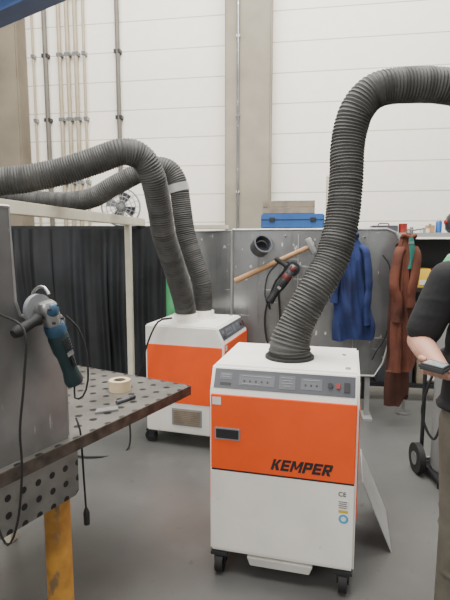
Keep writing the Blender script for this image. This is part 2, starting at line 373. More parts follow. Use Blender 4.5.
obj('hose', corr(ha, .079), M['hose'], u2, world=True)
hb = [f2, f2+V((0,0,.04)), pt(202,284,3.85), pt(194,260,3.85), pt(186,235,3.85), pt(182,210,3.85), pt(178,185,3.85), pt(170,171,3.85), pt(156,167,3.85), pt(135,175,3.85), pt(112,187,3.85), pt(92,198,3.87), pt(65,202,3.9), pt(30,200,3.9), pt(-20,194,3.9), pt(-60,200,3.9)]
h2 = obj('hose', corr(hb, .076), M['hose'], u2, world=True)
obj('hose_clamp', MB().tube([pt(179.5,192,3.85), pt(177.5,184,3.85)], .082, 28), M['ltmetal'], h2, world=True)
e = ha[-1]; obj('hood', MB().tube([e+V((0,0,.03)), e+V((-.02,0,-.12)), e+V((-.05,0,-.26))],[.09,.11,.19],28), M['dark'], u2, world=True)
q = cr([pt(172,318,3.5), pt(158,322,3.45), pt(147,345,3.42), pt(141,370,3.45), pt(128,395,3.5), V((-.72,3.45,.012)), V((-.95,3.3,.012)), V((-1.3,3.4,.012))], .03)
tag(obj('power_cable', MB().tube(q, .007, 8), M['rubber']), 'black power cable looping down the left of the rear cabinet', 'cable')
# ------------------------------------------------------------------ welding table
TC = V((-.17,2.28,0)); tr = R(-29.8); TW=.76
T = thing('welding_table','scuffed perforated steel workbench with orange leg, at the left','table',TC,tr)
TM = RM(T)
obj('tabletop', MB().box((-TW/2,-.85,.84),(TW,1.7,.02)), M['table'], T)
obj('edge_strip', MB().box((.003,-.85,.828),(.006,1.7,.044)).box((-TW/2,.003,.828),(TW,.006,.044)), M['tabledge'], T)
obj('apron', MB().prism([(-1.7,.645),(-.74,.645),(-.725,.66),(-.725,.806),(-1.7,.806)],'x',-.012,.006), M['apron'], T)
for x,y in ((-.06,-.77),(-.69,-.77),(-.69,-1.6),(-.06,-1.6)):
    lg = obj('leg', MB().lathe([(.060,0),(.060,.012),(.046,.014),(.046,.80),(.052,.805),(.052,.83)],(x,y,0),28), M['legorange'], T)
t = thing('sheet_metal_screen','scuffed grey sheet metal screen standing on the workbench edge','screen',TM@V((-.03,-1.2,.8505)),tr)
SP = [(.465,0),(.465,.43),(.455,.44),(.33,.447),(.292,.465),(.278,.51),(.272,.80),(-.5,.82)]
obj('sheet', MB().prism([(-.5,0)]+SP,'x',-.003,.003), M['zinc2'], t)
obj('edge_tube', MB().tube([(0,p_[0]+.002,max(p_[1],.008)) for p_ in SP],.006,10), M['steel'], t)
obj('hook', MB().tube(cr([(0,.345,.445),(.0,.345,.52),(.03,.345,.55),(.06,.345,.55),(.078,.345,.53)],.01),.005,8), M['steel'], t)
def on_table(px,py):
    a = math.atan((py-300)/FPX)+PITCH; Y=(CAMZ-.85)/math.tan(a); return pt(px,py,Y)
p = on_table(120,390)
t = thing('tape_roll','upright cream roll of tape lying on the perforated table','tape roll',(p.x,p.y,.85))
obj('tape', MB().lathe([(.030,0),(.050,0),(.050,.05),(.030,.05),(.030,0)],seg=32), M['tape'], t)
obj('core', MB().lathe([(.026,.0),(.0299,.0),(.0299,.05),(.026,.05),(.026,.0)],seg=32), M['woodgrey'], t)
p = on_table(106,411)
tag(obj('steel_offcut', MB().prism([(-.05,-.018),(.045,-.025),(.055,.02),(-.03,.026)],'z',0,.008,mtx=Matrix.Translation((p.x,p.y,.8505))@Matrix.Rotation(.5,4,'Z')), M['steel'], bevel=.001),'small flat steel offcut on the perforated table','offcut')
p = on_table(124,402)
t = thing('marker_pen','short dark marker pen lying between tape roll and offcut','pen',(p.x,p.y,.8505),.9)
obj('barrel', MB().cyl((-.04,0,.008),(.03,0,.008),.008,seg=12), M['panelgrey'], t); obj('cap', MB().cyl((.03,0,.008),(.06,0,.008),.009,seg=12), M['dark'], t)
# ------------------------------------------------------------------ angle grinder (spindle along local +y, side handle along -x)
def grinder(label, loc, rz, tilt, mhead, mbody, cordpts=None, s=1.0, cr_=.004, mgear=None):
    t = thing('angle_grinder', label, 'angle grinder', loc, rz)
    m = Matrix.Rotation(tilt,4,'Y') @ Matrix.Scale(s,4)
    mf = m @ Matrix.Rotation(PI,4,'Z')
    obj('gear_head', MB().lathe([(.0,.040),(.022,.038),(.031,.026),(.033,.0),(.031,-.03),(.029,-.05)],seg=24,mtx=m).cyl((0,.02,.005),(0,.045,.005),.026,mtx=m), mgear or M['steel'], t)
    obj('collar', MB().lathe([(.033,-.045),(.036,-.055),(.036,-.075),(.033,-.085)],seg=24,mtx=m), mhead, t)
    b = obj('motor_body', MB().lathe([(.033,-.08),(.036,-.10),(.034,-.15),(.028,-.17),(.027,-.23),(.033,-.27),(.030,-.285),(.0,-.29)],seg=24,mtx=m), mbody, t)
    obj('head_cover', MB().ball((0,-.016,.008),(.026,.022,.028),mtx=m), mhead, t)
    for sx in (-1,1):
        for z in (-.03,.02): obj('screw', MB().cyl((sx*.018,-.034,z),(sx*.018,-.024,z),.004,seg=8,mtx=m), M['dark'], t)
    for k in range(5): obj('vent_slot', MB().box((0,-.034,-.10-.011*k),(.03,.006,.004),mtx=m), M['rubber'], b)
    obj('switch', MB().box((.0,-.029,-.19),(.014,.012,.04),mtx=m), M['dark'], b, bevel=.002)
    obj('nameplate', MB().box((0.0,-.0335,-.155),(.026,.003,.02),mtx=m), M['labelgrey'], b)
    obj('side_handle', MB().tube([V((-.03,0,0)),V((-.045,0,0)),V((-.05,0,0)),V((-.07,0,0)),V((-.11,0,0)),V((-.135,0,0)),V((-.15,0,0))],[.009,.009,.022,.016,.018,.02,.014],18,mtx=m), M['rubber'], t)
    q_ = mf@Matrix.Translation((0,-.044,.005))@Matrix.Rotation(PI/2,4,'X')
    obj('guard', MB().lathe([(.0,0),(.054,0),(.054,.018),(.052,.018),(.052,.002),(.0,.002)],seg=32,mtx=q_), M['labelgrey'] if mbody is M['grgreen'] else M['dark'], t)
    obj('disc', MB().lathe([(.0,.008),(.046,.008),(.046,.012),(.016,.012),(.016,.018),(.0,.018)],seg=32,mtx=q_), M['panelgrey'], t)
    if cordpts:
        start = RM(t) @ (m @ V((0,0,-.285)))
        obj('cord', MB().tube(cr([start]+cordpts,.02),cr_,8), M['rubber'], t, world=True)
    return t
gp = TM @ V((.052,-.86,1.325))
grinder('blue and dark green angle grinder hanging on the sheet screen at far left', gp, R(60), R(-20), M['grblue'], M['grgreen'],
        [pt(75,398,1.56), pt(83,396,1.56), pt(88,380,1.57), pt(86,350,1.58), pt(78,328,1.58), pt(66,316,1.58)], s=.94, cr_=.0032)
tag(obj('hanging_cable', MB().tube(cr([TM@V((-.0,-1.00,1.335)), pt(24,330,1.36), pt(24,380,1.35), pt(20,430,1.34), pt(22,470,1.34), pt(18,520,1.34), pt(8,545,1.34), pt(-4,520,1.34), pt(-12,470,1.34)],.02),.0035,8), M['rubber']),'thin black cable hanging over the left sheet screen','cable')
t = thing('extension_lead','black lead with plug hanging down beside the table edge','cable',pt(80,425,1.72))
obj('cord', MB().tube(cr([pt(76,418,1.70), pt(80,430,1.68), pt(82,450,1.69), pt(84,480,1.70), pt(86,508,1.70)],.02),.0038,8), M['rubber'], t, world=True)
obj('plug', MB().tube([pt(86,508,1.7),pt(86.5,513,1.7),pt(87,524,1.7)],[.006,.012,.011],12), M['rubber'], t, world=True)
# ------------------------------------------------------------------ cream booth frame and curtains
A = V((-1.115,2.35,0)); B = V((-.78,4.66,0)); ZR = 1.745
t = thing('booth_frame','cream painted steel booth frame with rail above dark curtains','frame',(A+B)/2,math.atan2((B-A).y,(B-A).x))
hl = (B-A).length/2
obj('rail', MB().box((0,0,ZR-.03),(2*hl,.05,.07)), M['cream'], t, bevel=.004)
for s_ in (-hl, .64*hl, hl):
    obj('post', MB().box((s_,0,(ZR-.065)/2),(.05,.05,ZR-.065)), M['cream'], t, bevel=.004)
t = thing('curtain_track','thin dark rail carrying the welding curtains','rail',(-1.33,4.56,0))
obj('track', MB().box((0,0,1.665),(1.66,.03,.03)), M['dark'], t)
for x in (-.80,.79): obj('post', MB().cyl((x,.0,0),(x,.0,1.65),.015,seg=12), M['dark'], t)
for i,(x0,x1,where) in enumerate(((-2.12,-1.58,'leftmost one behind the hanging grinder'),(-1.62,-1.08,'second from the left, between grinder and cream post'),(-1.12,-.53,'rightmost one beside the cream post'))):
    v=[];f=[];n=150; zs=[1.65-.09*q_ for q_ in range(18)]; nz=len(zs)
    for k in range(n+1):
        x = x0+(x1-x0)*k/n
        for z in zs:
            am=.008+.018*(1.64-z)/1.5
            am*=.6+1.2*abs(noise.noise(V((x*4,i,z*.4))))*2
            y=4.47+.022*(i%2)+am*(math.sin(x*38+i+.8*math.sin(z*1.6+i)+3*noise.noise(V((x*3,z*.5,i))))+.6*math.sin(x*67+2*i+z*1.1))+.05*noise.noise(V((x*4,z*1.2,i)))
            v.append((x+.012*math.sin(z*3+i), y, z))
    for k in range(n):
        for j in range(nz-1): f.append((k*nz+j,k*nz+nz+j,k*nz+nz+1+j,k*nz+1+j))
    o = obj('welding_curtain', MB()._add(v,f), M['curtain'], angle=180); tag(o,'dark hanging welding curtain, '+where,'curtain','dark welding curtains')
t = thing('torch_holder','small dark blue and orange box fixed to the near cream post','box',V((A.x+.065,A.y-.02,1.47)))
obj('case', MB().box((0,0,.04),(.045,.045,.08)), M['darkblue'], t, bevel=.006); obj('stripe', MB().box((0,-.024,.05),(.030,.004,.018)), M['orange'], t)
p = pt(121,207,4.85)
t = thing('pedestal_fan','round wire cage fan standing behind the booth rail','fan',(p.x,p.y,0),.2)
obj('stand', MB().cyl((0,.05,0),(0,.05,p.z-.02),.018).cyl((0,.05,0),(0,.05,.03),.2), M['cylgrey'], t)
g = MB()
for r_ in (.06,.10,.14,.18): g.ring((0,-.05,p.z),r_,.0045,'y',ts=6)
g.ring((0,.0,p.z),.185,.008,'y',ts=8)
for k in range(18):
    a=2*PI*k/18; g.tube([(0,-.06,p.z),(.18*math.cos(a),-.045,p.z+.18*math.sin(a))],.003,5)
obj('cage', g, M['cylgrey'], t)
for k in range(4):
    mm = Matrix.Translation((0,-.02,p.z))@Matrix.Rotation(PI/2*k+.4,4,'Y')@Matrix.Rotation(.4,4,'X')
    obj('blade', MB().prism([(.03,-.02),(.13,-.055),(.15,0),(.13,.055),(.03,.02)],'y',-.003,.003,mtx=mm), M['panelgrey'], t)
obj('motor', MB().cyl((0,-.02,p.z),(0,.08,p.z),.05), M['dark'], t)
q_ = pt(171,250,4.20)
t = thing('gas_cylinder','slim green gas cylinder in the corner behind the rear hoses','gas cylinder',(q_.x-.01,4.245,0))
obj('shell', MB().lathe([(.040,0),(.045,.02),(.045,1.32),(.038,1.38),(.022,1.41),(.016,1.42)],seg=24), M['green'], t)
obj('valve', MB().cyl((0,0,1.41),(0,0,1.48),.011).cyl((-.03,0,1.46),(.03,0,1.46),.008), M['steel'], t)
# ------------------------------------------------------------------ grey partitions
PQ = V((.1,4.25,0)); PY = R(-9); PM = Matrix.Translation(PQ)@Matrix.Rotation(PY,4,'Z')
def partition(x0,x1,label,cut=False):
    c = PM @ V(((x0+x1)/2,.03,0)); w=(x1-x0)/2
    t = thing('steel_partition', label, 'partition', c, PY)
    if cut:
        poly = [(-w,.38),(w-.20,.38),(w-.13,.50),(w-.05,.85),(w-.01,1.1),(w,1.40),(w-.02,1.53),(w-.07,1.61),(w-.14,1.64),(-w,1.64)]
    else: poly = [(-w,.2),(w,.2),(w,1.63),(-w,1.62)]
    obj('sheet', MB().prism(poly,'y',-.004,.004), M['zinc'], t)
    obj('rim', MB().tube([V((p[0],0,p[1])) for p in poly],.013,8,closed=True), M['steel' if cut else 'cylgrey'], t)
    for xx in (-w+.03,w-.25 if cut else w-.03):
        obj('post', MB().box((xx,.03,.82),(.04,.04,1.64)), M['cylgrey'], t); obj('foot', MB().box((xx,.03,.01),(.08,.22,.02)), M['cylgrey'], t)
    for xx in (() if not cut else (-.15,.33)): obj('stiffener', MB().box((xx,-.006,1.0),(.010,.006,1.2)), M['cylgrey'], t)
    return t
p1 = partition(-.56,-.045,'narrow scuffed grey steel partition behind the two rear hoses')
p2 = partition(-.035,1.40,'wide grey steel partition with curved right end, jacket and hammer on it',True)
for x,z in ((.40,1.57),(.05,1.44),(-.26,1.58)): obj('hook', MB().cyl((x,-.004,z),(x,-.11,z+.01),.006,seg=8), M['steel'], p2)
def PP(px,py,off):
    r = (px-225)/FPX; s=(r*(PQ.y)*.9925-PQ.x)/(math.cos(PY)-r*math.sin(PY)); q_=PM@V((s,-off,0))
    return pt(px,py,q_.y)
a_,b_ = PP(235,281,.05), PP(311,246,.06)
dx=(b_-a_).normalized()
t = thing('sledgehammer','long wooden handled hammer hanging diagonally on the grey partition','hammer',a_)
obj('handle', MB().tube([a_,a_.lerp(b_,.5),b_,b_+dx*.03],[.021,.018,.017,.016],12,flat=1.2), M['wood'], t, world=True)
n_ = V((-dx.z,0,dx.x)).normalized(); hc=b_+dx*.0
obj('head', MB().tube([hc-n_*.070,hc-n_*.06,hc+n_*.06,hc+n_*.070],[.024,.029,.029,.024],8), M['cylgrey'], t, world=True)
c_ = PP(261,246,.08)
t = thing('duct_collar','short dark grey duct collar hung above the hammer handle','collar',c_-V((0,0,.085)))
obj('ring', MB().lathe([(.060,-.05),(.080,-.05),(.085,.05),(.070,.05),(.060,-.05)],seg=32,mtx=Matrix.Translation((0,0,.085))@Matrix.Rotation(R(60),4,'X')@Matrix.Rotation(R(20),4,'Y')), M['panelgrey'], t)
obj('strap', MB().ring((0,-.03,.075),.05,.008,'y'), M['rubber'], t)
g2 = PP(292,270,.13)
grinder('black and dark red angle grinder hanging beside the tall front hose', g2, R(-9), R(35), M['darkred'], M['dark'],
        [PP(270,309,.10),PP(265,295,.10),PP(268,275,.09),PP(279,262,.09)], s=1.15, cr_=.006, mgear=M['panelgrey'])
tag(obj('hanging_cable', MB().tube(cr([PP(283,272,.04),PP(274,285,.035),PP(265,315,.035),PP(268,345,.035),PP(276,350,.035),PP(280,320,.035),PP(279,285,.035),PP(288,262,.03)],.02),.008,8), M['rubber']),'black looped cable hanging on the partition left of the front hose','cable')
tag(obj('hanging_cable', MB().tube(cr([PP(383,255,.03),PP(390,268,.035),PP(392,300,.035),PP(386,335,.035),PP(376,352,.035),PP(372,360,.035)],.02),.006,8), M['rubber']),'black cable hanging between blue jacket and rust leather jacket','cable')
# garments: limp cloth hanging from one point, drape folds fanning from the hook
def garment(name,label,cat,c,top,bot,wt,wb,depth,m,seed,sleeves=(.45,.5),rz=PY,slump=.22,lean=0.0,crease=.5,bigk=.5):
    rnd = random.Random(seed)
    t = thing(name,label,cat,(c.x,c.y,bot),rz); v=[];f=[]; n=96; rows=56; Hh=top-bot
    ph=[rnd.uniform(0,6) for _ in range(6)]
    def cx(u): return lean*u+.014*math.sin(u*4+ph[3])
    for j in range(rows+1):
        u=j/rows; k_=min(1,u/slump); w=(.035+(wt-.035)*math.sin(k_*PI/2)) if u<slump else wt+(wb-wt)*(u-slump)/(1-slump)
        dp = depth*(.45+.55*min(1,u/.2))
        for k in range(n):
            a=2*PI*k/n; ca,sa=math.cos(a),math.sin(a)
            side = 1+(.08*math.sin(u*5+ph[0]+(1.7 if ca>0 else 0))+.16*noise.noise(V((u*4,seed,2*(ca>0)))))*min(1,u*3)
            d1 = ca-.45*u*math.sin(ph[2])
            big = noise.noise(V((ca*2.0+seed,u*2.2,1.0)))
            fold = 1+.34*math.sin(d1*7+ph[1]+2.2*big)*min(1,u*2)+crease*noise.noise(V((d1*3.5+seed,u*2.4+ca*.5,sa*1.2)))+bigk*big*min(1,u*2)+.14*noise.noise(V((d1*9,u*5+ca*2,seed)))
            x = cx(u)+w*side*ca; y = dp*sa*max(.35,fold)
            z = Hh*(1-u)+ (.09*ca*math.sin(ph[4]+seed)+.025*math.sin(3*a+ph[5]))*(u**3) - .05*(abs(ca)**1.5)*(1 if u<slump else 0)*k_
            v.append((x,y,max(z,0)))
    for j in range(rows):
        for k in range(n): f.append((j*n+k,j*n+(k+1)%n,(j+1)*n+(k+1)%n,(j+1)*n+k))
    f.append(tuple(range(n)))
    obj('body', MB()._add(v,f), m, t, angle=80)
    obj('collar', MB().tube(cr([(-.05,-.0,Hh-.035),(-.03,-.035,Hh-.012),(0.01,-.045,Hh-.03),(.045,-.03,Hh-.015),(.05,.01,Hh-.03)],.008),.015,8), m, t)
    obj('hanging_loop', MB().ring((0,0,Hh+.015),.015,.003,'y',16,6), M['dark'], t)
    if sleeves:
        for sx,sl_len in zip((-1,1),sleeves):
            j1=rnd.uniform(-.015,.015)
            pts=[(sx*wt*.55,0,Hh-.11),(sx*wt*.86+lean*.2,-.03,Hh-.17),(sx*(wt-.008+j1)+lean*.4,-.05,Hh-.17-sl_len*.42),(sx*(wt-.02)+lean*.6+j1,-.052,Hh-.17-sl_len*.7),(sx*(wt-.015)+lean*.6+j1,-.045,Hh-.17-sl_len)]
            c_=cr(pts,.010); n_=len(c_)
            obj('sleeve', MB().tube(c_,[.044-.006*i/n_+.008*noise.noise(V((i*.12,seed,sx))) for i in range(n_)],16,flat=.6), m, t, angle=80)
    return t
c_=PP(351,240,.12); garment('work_jacket','royal blue work jacket hanging on the right half of the grey partition','jacket',c_,1.61,.72,.138,.165,.066,M['jacket'],3,sleeves=(.40,.58),lean=.02,crease=.5)
c_=pt(408,240,3.80); garment('leather_jacket','rust brown leather welding jacket hanging at the curved partition end','jacket',c_,1.60,.50,.080,.110,.048,M['leather'],8,sleeves=(.52,.40),lean=-.03,crease=.5)
c_=pt(403,240,3.93); garment('leather_apron','long dark brown leather apron hanging behind the rust jacket','apron',c_,1.54,.17,.085,.090,.022,M['coatdark'],11,sleeves=None)
c_=pt(411,238,3.72)
t = thing('cloth_strap','teal green cloth strap hanging over the rust leather jacket','strap',(c_.x,c_.y,1.33),PY)
v=[];f=[]
for j in range(13):
    u=j/12
    for k,(dx_,dy_) in enumerate(((-.016,0),(0,-.006),(.016,0),(.016,.006),(0,.004),(-.016,.006))): v.append((dx_*(1+.3*math.sin(u*6))+.012*math.sin(u*3),dy_-.005*math.sin(u*5),.24*(1-u)))
for j in range(12):
    for k in range(6): f.append((j*6+k,j*6+(k+1)%6,j*6+6+(k+1)%6,j*6+6+k))
f+= [tuple(range(6)),tuple(range(72,78))]
obj('strip', MB()._add(v,f), M['teal'], t); obj('buckle', MB().box((.002,-.008,.20),(.04,.006,.02)), M['steel'], t)
t = thing('coat_stand','thin steel coat post at the curved end of the partition','post',(pt(411,240,4.20).x,4.20,0))
obj('pole', MB().cyl((0,0,0),(0,0,1.66),.015), M['steel'], t); obj('base', MB().cyl((0,0,0),(0,0,.02),.06), M['steel'], t)
obj('hook', MB().cyl((0,0,1.63),(-.03,-.33,1.64),.007,seg=8), M['steel'], t)
cc = PM @ V((.55,.34,0))
t = thing('steel_cabinet','grey steel cabinet behind the partition carrying a blue case','cabinet',cc,PY)
obj('body', MB().box((0,0,.84),(.80,.36,1.62)), M['cylgrey'], t, bevel=.006); obj('plinth', MB().box((0,0,.02),(.76,.32,.04)), M['dark'], t)
for sx in (-1,1):
    dr = obj('door', MB().box((sx*.2,-.183,.85),(.38,.01,1.54)), M['cylgrey'], t, bevel=.002); obj('handle', MB().box((sx*.03,-.195,.9),(.015,.02,.12)), M['dark'], dr)
t = thing('tool_case','blue plastic tool case on top of the grey partition and cabinet','case',PM@V((.475,.31,1.651)),PY)
obj('case_body', MB().box((0,0,.065),(.56,.24,.13)), M['blue'], t, bevel=.01)
obj('lid_line', MB().box((0,-.121,.08),(.555,.004,.006)), M['dark'], t)
for sx in (-.18,.18): obj('latch', MB().box((sx,-.124,.08),(.05,.01,.035)), M['dark'], t, bevel=.002)
t = thing('wooden_crate','low grey brown wooden crate on top of the blue case','crate',PM@V((.44,.32,1.783)),PY)
for yy in (-.09,.09):
    for z in (.03,.09): obj('slat', MB().box((0,yy,z),(.46,.012,.05)), M['woodgrey'], t)
for xx in (-.224,.224): obj('end_panel', MB().box((xx,0,.06),(.012,.17,.115)), M['wood'], t)
obj('bottom', MB().box((0,0,.006),(.46,.18,.012)), M['woodgrey'], t)
q_=pt(328,230,4.95)
t = thing('steel_post','slim cream steel post rising behind the blue case','post',(q_.x,q_.y,0)); obj('tube', MB().box((0,0,1.09),(.05,.05,2.18)), M['cream'], t); obj('foot_plate', MB().box((0,0,.005),(.15,.15,.01)), M['cream'], t)
t = thing('steel_channel','light steel channel lying along the top of the left partition','channel',PM@V((-.30,.03,1.645)),PY)
obj('channel', MB().box((0,0,.004),(.44,.06,.008)).box((0,-.027,.02),(.44,.006,.03)).box((0,.027,.02),(.44,.006,.03)), M['cream'], t)
# ------------------------------------------------------------------ storage rack at right
rk = V((2.12,4.72,0)); ZT=1.60
t = thing('storage_rack','dark steel storage rack full of bins at the right edge','rack',rk,PY); RK=RM(t)
for x in (-.74,.74):
    for y in (-.2,.2): obj('upright', MB().box((x,y,ZT/2),(.035,.035,ZT)), M['dark'], t)
for z in (.15,.62,1.08,ZT): obj('shelf', MB().box((0,0,z),(1.50,.44,.035)), M['ltmetal' if z>1.5 else 'dark'], t)
obj('back_panel', MB().box((0,.215,.83),(1.5,.006,1.46)), M['dark'], t)
def bin_(label,x,z,w,h,m,y=-.08,cat='bin'):
    r_=RK@V((x,y,z)); o=thing('storage_bin',label,cat,r_,PY)
    obj('tub', MB().prism([(-.12,0),(.12,0),(.12,h),(-.09,h),(-.12,h*.6)],'x',-w/2,w/2), m, o, bevel=.006)
    obj('label_holder', MB().box((0,-.121,h*.3),(w*.5,.004,h*.25)), M['paper'], o)
bin_('yellow bin on the middle shelf of the rack',-.22,1.099,.14,.18,M['yellow'])
bin_('red bin right of the yellow bin on the rack',-.05,1.099,.14,.18,M['red'])
bin_('grey bin at the left end of the middle rack shelf',-.58,1.099,.20,.24,M['cylgrey'])
bin_('green bin left of the yellow bin on the rack',-.39,1.099,.14,.15,M['green'])
bin_('blue bin on the lower rack shelf, at its left end',-.58,.639,.22,.22,M['blue'])
bin_('white bin on the lower rack shelf beside the blue one',-.30,.639,.22,.26,M['paper'])
bin_('wide black bin on the bottom rack shelf',-.45,.169,.34,.30,M['panelgrey'])
bin_('brown bin on the bottom rack shelf beside the black one',-.12,.169,.24,.24,M['woodgrey'])
zt=ZT+.0185
q_=RK@V((-.58,-.05,zt))
t=thing('tool_box','flat dark toolbox at the left end of the rack top','toolbox',q_,PY); obj('tub', MB().box((0,0,.035),(.24,.18,.07)), M['panelgrey'], t, bevel=.006); obj('handle', MB().tube(cr([(-.05,0,.07),(-.04,0,.09),(.04,0,.09),(.05,0,.07)],.01),.006,8), M['red'], t)
q_=RK@V((-.40,-.05,zt))
t=thing('paint_can','small red tin on top of the storage rack','tin',q_); obj('can', MB().lathe([(.04,0),(.04,.08),(.042,.085),(.036,.088)]), M['red'], t); obj('lid', MB().cyl((0,0,.084),(0,0,.090),.034), M['steel'], t)
q_=RK@V((-.26,-.05,zt))
t=thing('paper_stack','low white paper stack beside the red tin on the rack','paper stack',q_,.3); obj('sheets', MB().box((0,0,.02),(.12,.18,.04)), M['paper'], t)
obj('binding', MB().box((0,0,.021),(.03,.183,.042)), M['cylgrey'], t)
q_=RK@V((-.15,-.04,zt))
t=thing('wooden_block','brown wooden block between paper stack and blue can','block',q_,PY); obj('block', MB().box((0,0,.035),(.07,.10,.07)), M['wood'], t, bevel=.004); obj('bolt', MB().cyl((0,0,.07),(0,0,.085),.012), M['steel'], t)
q_=RK@V((-.07,-.04,zt))
t=thing('spray_can','slim blue can between wooden block and helmet on the rack','can',q_); obj('can', MB().lathe([(.028,0),(.028,.10),(.018,.115)],seg=20), M['blue'], t); obj('cap', MB().cyl((0,0,.115),(0,0,.13),.016), M['paper'], t)
q_=RK@V((.10,-.06,zt))
t=thing('welding_helmet','black welding helmet on the rack top at the right edge','helmet',q_)
obj('shell', MB().lathe([(.085,0),(.112,.03),(.118,.09),(.105,.15),(.07,.19),(.0,.205)],seg=32,mtx=Matrix.Diagonal((1,1.12,1,1))), M['dark'], t)
obj('face_mask', MB().prism([(-.07,.0),(.07,.0),(.095,.09),(.075,.16),(-.075,.16),(-.095,.09)],'y',-.145,-.10), M['dark'], t, bevel=.008)
obj('visor', MB().box((0,-.147,.105),(.11,.01,.05)), M['screen'], t, bevel=.003)
obj('headband_knob', MB().cyl((-.13,0,.10),(-.11,0,.10),.022), M['red'], t)
# ------------------------------------------------------------------ gas cylinder and cart
gx = V((1.45,3.02,0))
t = thing('cylinder_cart','black wheeled trolley under the green-topped gas cylinder','trolley',gx)
obj('platform', MB().box((0,0,.06),(.25,.34,.02)), M['dark'], t)
for sx in (-1,1):
    w_=obj('wheel', MB().cyl((sx*.16-.02,.08,.1),(sx*.16+.02,.08,.1),.1,seg=28), M['rubber'], t); obj('hub', MB().cyl((sx*.16-.024,.08,.1),(sx*.16+.024,.08,.1),.045,seg=20), M['steel'], w_)
g=MB()
for sx in (-1,1): g.tube(cr([(sx*.11,.14,.07),(sx*.11,.14,.6),(sx*.11,.16,1.05),(sx*.10,.27,1.15)],.05),.013,10)
g.cyl((-.11,.14,.6),(.11,.14,.6),.012).cyl((-.10,.27,1.15),(.10,.27,1.15),.012)
obj('frame', g, M['dark'], t); obj('axle', MB().cyl((-.15,.08,.1),(.15,.08,.1),.012), M['steel'], t)
for sx in (-1,1): obj('front_foot', MB().cyl((sx*.10,-.14,0),(sx*.10,-.14,.05),.018), M['rubber'], t)
t = thing('gas_cylinder','grey gas cylinder with green shoulder on the black trolley','gas cylinder',gx+V((0,-.02,.071)))
obj('shell', MB().lathe([(.10,0),(.108,.02),(.108,1.20)],seg=32), M['cylgrey'], t); obj('shoulder', MB().lathe([(.109,1.18),(.109,1.28),(.10,1.34),(.07,1.39),(.03,1.41),(.03,1.43)],seg=32), M['green'], t)
obj('valve', MB().cyl((0,0,1.42),(0,0,1.49),.016).cyl((-.05,0,1.46),(.05,0,1.46),.012).cyl((0,0,1.49),(0,0,1.505),.03), M['steel'], t)
q_=cr([gx+V((-.12,-.16,.9)),gx+V((-.2,-.18,.75)),gx+V((-.24,-.15,.5)),gx+V((-.18,-.2,.35)),gx+V((-.12,-.2,.55))],.02)
tag(obj('welding_cable', MB().tube(q_,.008,8), M['rubber']),'black cable loop hanging from the gas cylinder trolley','cable')
# ------------------------------------------------------------------ leaning plate
sd = V((-math.sin(yaw1), math.cos(yaw1),0)); P0=V((.83,2.25,0)); P1=P0+sd*.40; top=V((-.150,.02,.36))
nn=(P1-P0).cross(top).normalized()*.002
o = MB(); vs=[P0-nn,P1-nn,P1+top-nn,P0+top-nn,P0+nn,P1+nn,P1+top+nn,P0+top+nn]
o._add(vs,[(0,1,2,3),(7,6,5,4),(0,4,5,1),(1,5,6,2),(2,6,7,3),(3,7,4,0)])
tag(obj('metal_sheet', o, M['ltmetal'], smooth=False),'thin light grey sheet leaning against the front cabinet','metal sheet')
# ------------------------------------------------------------------ person
P = thing('person','person in a black short sleeved shirt and grey khaki trousers holding a small device','person',(.975,1.72,0))
sR,eR,wR = V((-.180,0,1.41)), V((-.268,.02,1.185)), V((-.272,-.19,1.130))
sL,eL,wL = V((.175,0,1.41)), V((.245,-.02,1.16)), V((.06,-.20,1.13))
b = MB()
b.ball((0,0,1.60),(.077,.095,.115),24).ball((0,-.02,1.55),(.062,.075,.075),20).ball((0,.015,1.63),(.078,.092,.09),20)
b.cone((0,.01,1.50),.056,(0,.015,1.42),.062)
b.ball((0,-.108,1.585),(.013,.018,.020)).cone((0,-.095,1.615),.009,(0,-.113,1.58),.012)
b.ball((0,-.085,1.505),(.028,.022,.020)).ball((0,-.088,1.54),(.026,.018,.012))
b.ball((-.028,-.088,1.635),(.024,.014,.010)).ball((.028,-.088,1.635),(.024,.014,.010))
for sx in (-1,1): b.ball((sx*.080,.01,1.59),(.010,.020,.032))
b.cone((-.13,0,1.40),.065,(.13,0,1.40),.065).cone((0,0,1.35),.10,(0,0,1.05),.10).cone((-.05,0,.95),.08,(.05,0,.95),.08)
for s,e,w in ((sR,eR,wR),(sL,eL,wL)): b.cone(s,.052,e,.041).cone(e,.041,e.lerp(w,.35),.042).cone(e.lerp(w,.35),.042,w,.027)
for sx in (-1,1): b.cone((sx*.08,0,.90),.07,(sx*.09,-.01,.50),.052).cone((sx*.09,-.01,.5),.050,(sx*.10,.02,.10),.036).cone((sx*.10,.03,.06),.036,(sx*.105,-.10,.04),.032)
def hand(w,h,n,side,curl,reach):
    h=h.normalized(); s=h.cross(n).normalized()*side; n=(s.cross(h)*side).normalized()
    for k in range(5):
        o_=(k-2)*.0145; b.cone(w+h*.01+s*o_*.6,.015,w+h*.085+s*o_*1.15,.0125)
    for k,ln in enumerate((.068,.078,.073,.058)):
        st=w+h*.085+s*((k-1.5)*.0195); a=0; r_=.0095
        for j,fr_ in enumerate((.45,.32,.23)):
            a+=curl[j]; dr=h*math.cos(a)+n*math.sin(a); en=st+dr*ln*fr_*reach; b.cone(st,r_,en,r_-.0009,12); st=en; r_-=.0009
    st=w+h*.025-s*.026
    for j,(dr,ln) in enumerate(((h*.55-s*.75+n*.5,.038),(h*.85-s*.1+n*.5,.032),(h*.8+s*.5+n*.05,.028))):
        en=st+dr.normalized()*ln; b.cone(st,.0125-.001*j,en,.0115-.001*j,12); st=en
hr=V((-.50,-.72,.10)); nR=V((-.05,-.28,1))
hand(wR,hr,nR,-1,(.10,.45,.9),1.0)
hand(wL,V((-.88,-.35,.06)),V((0,-.1,1)),1,(.15,.45,.6),1.0)
obj('body', b, M['skin'], P, remesh=.0042)
b=MB()
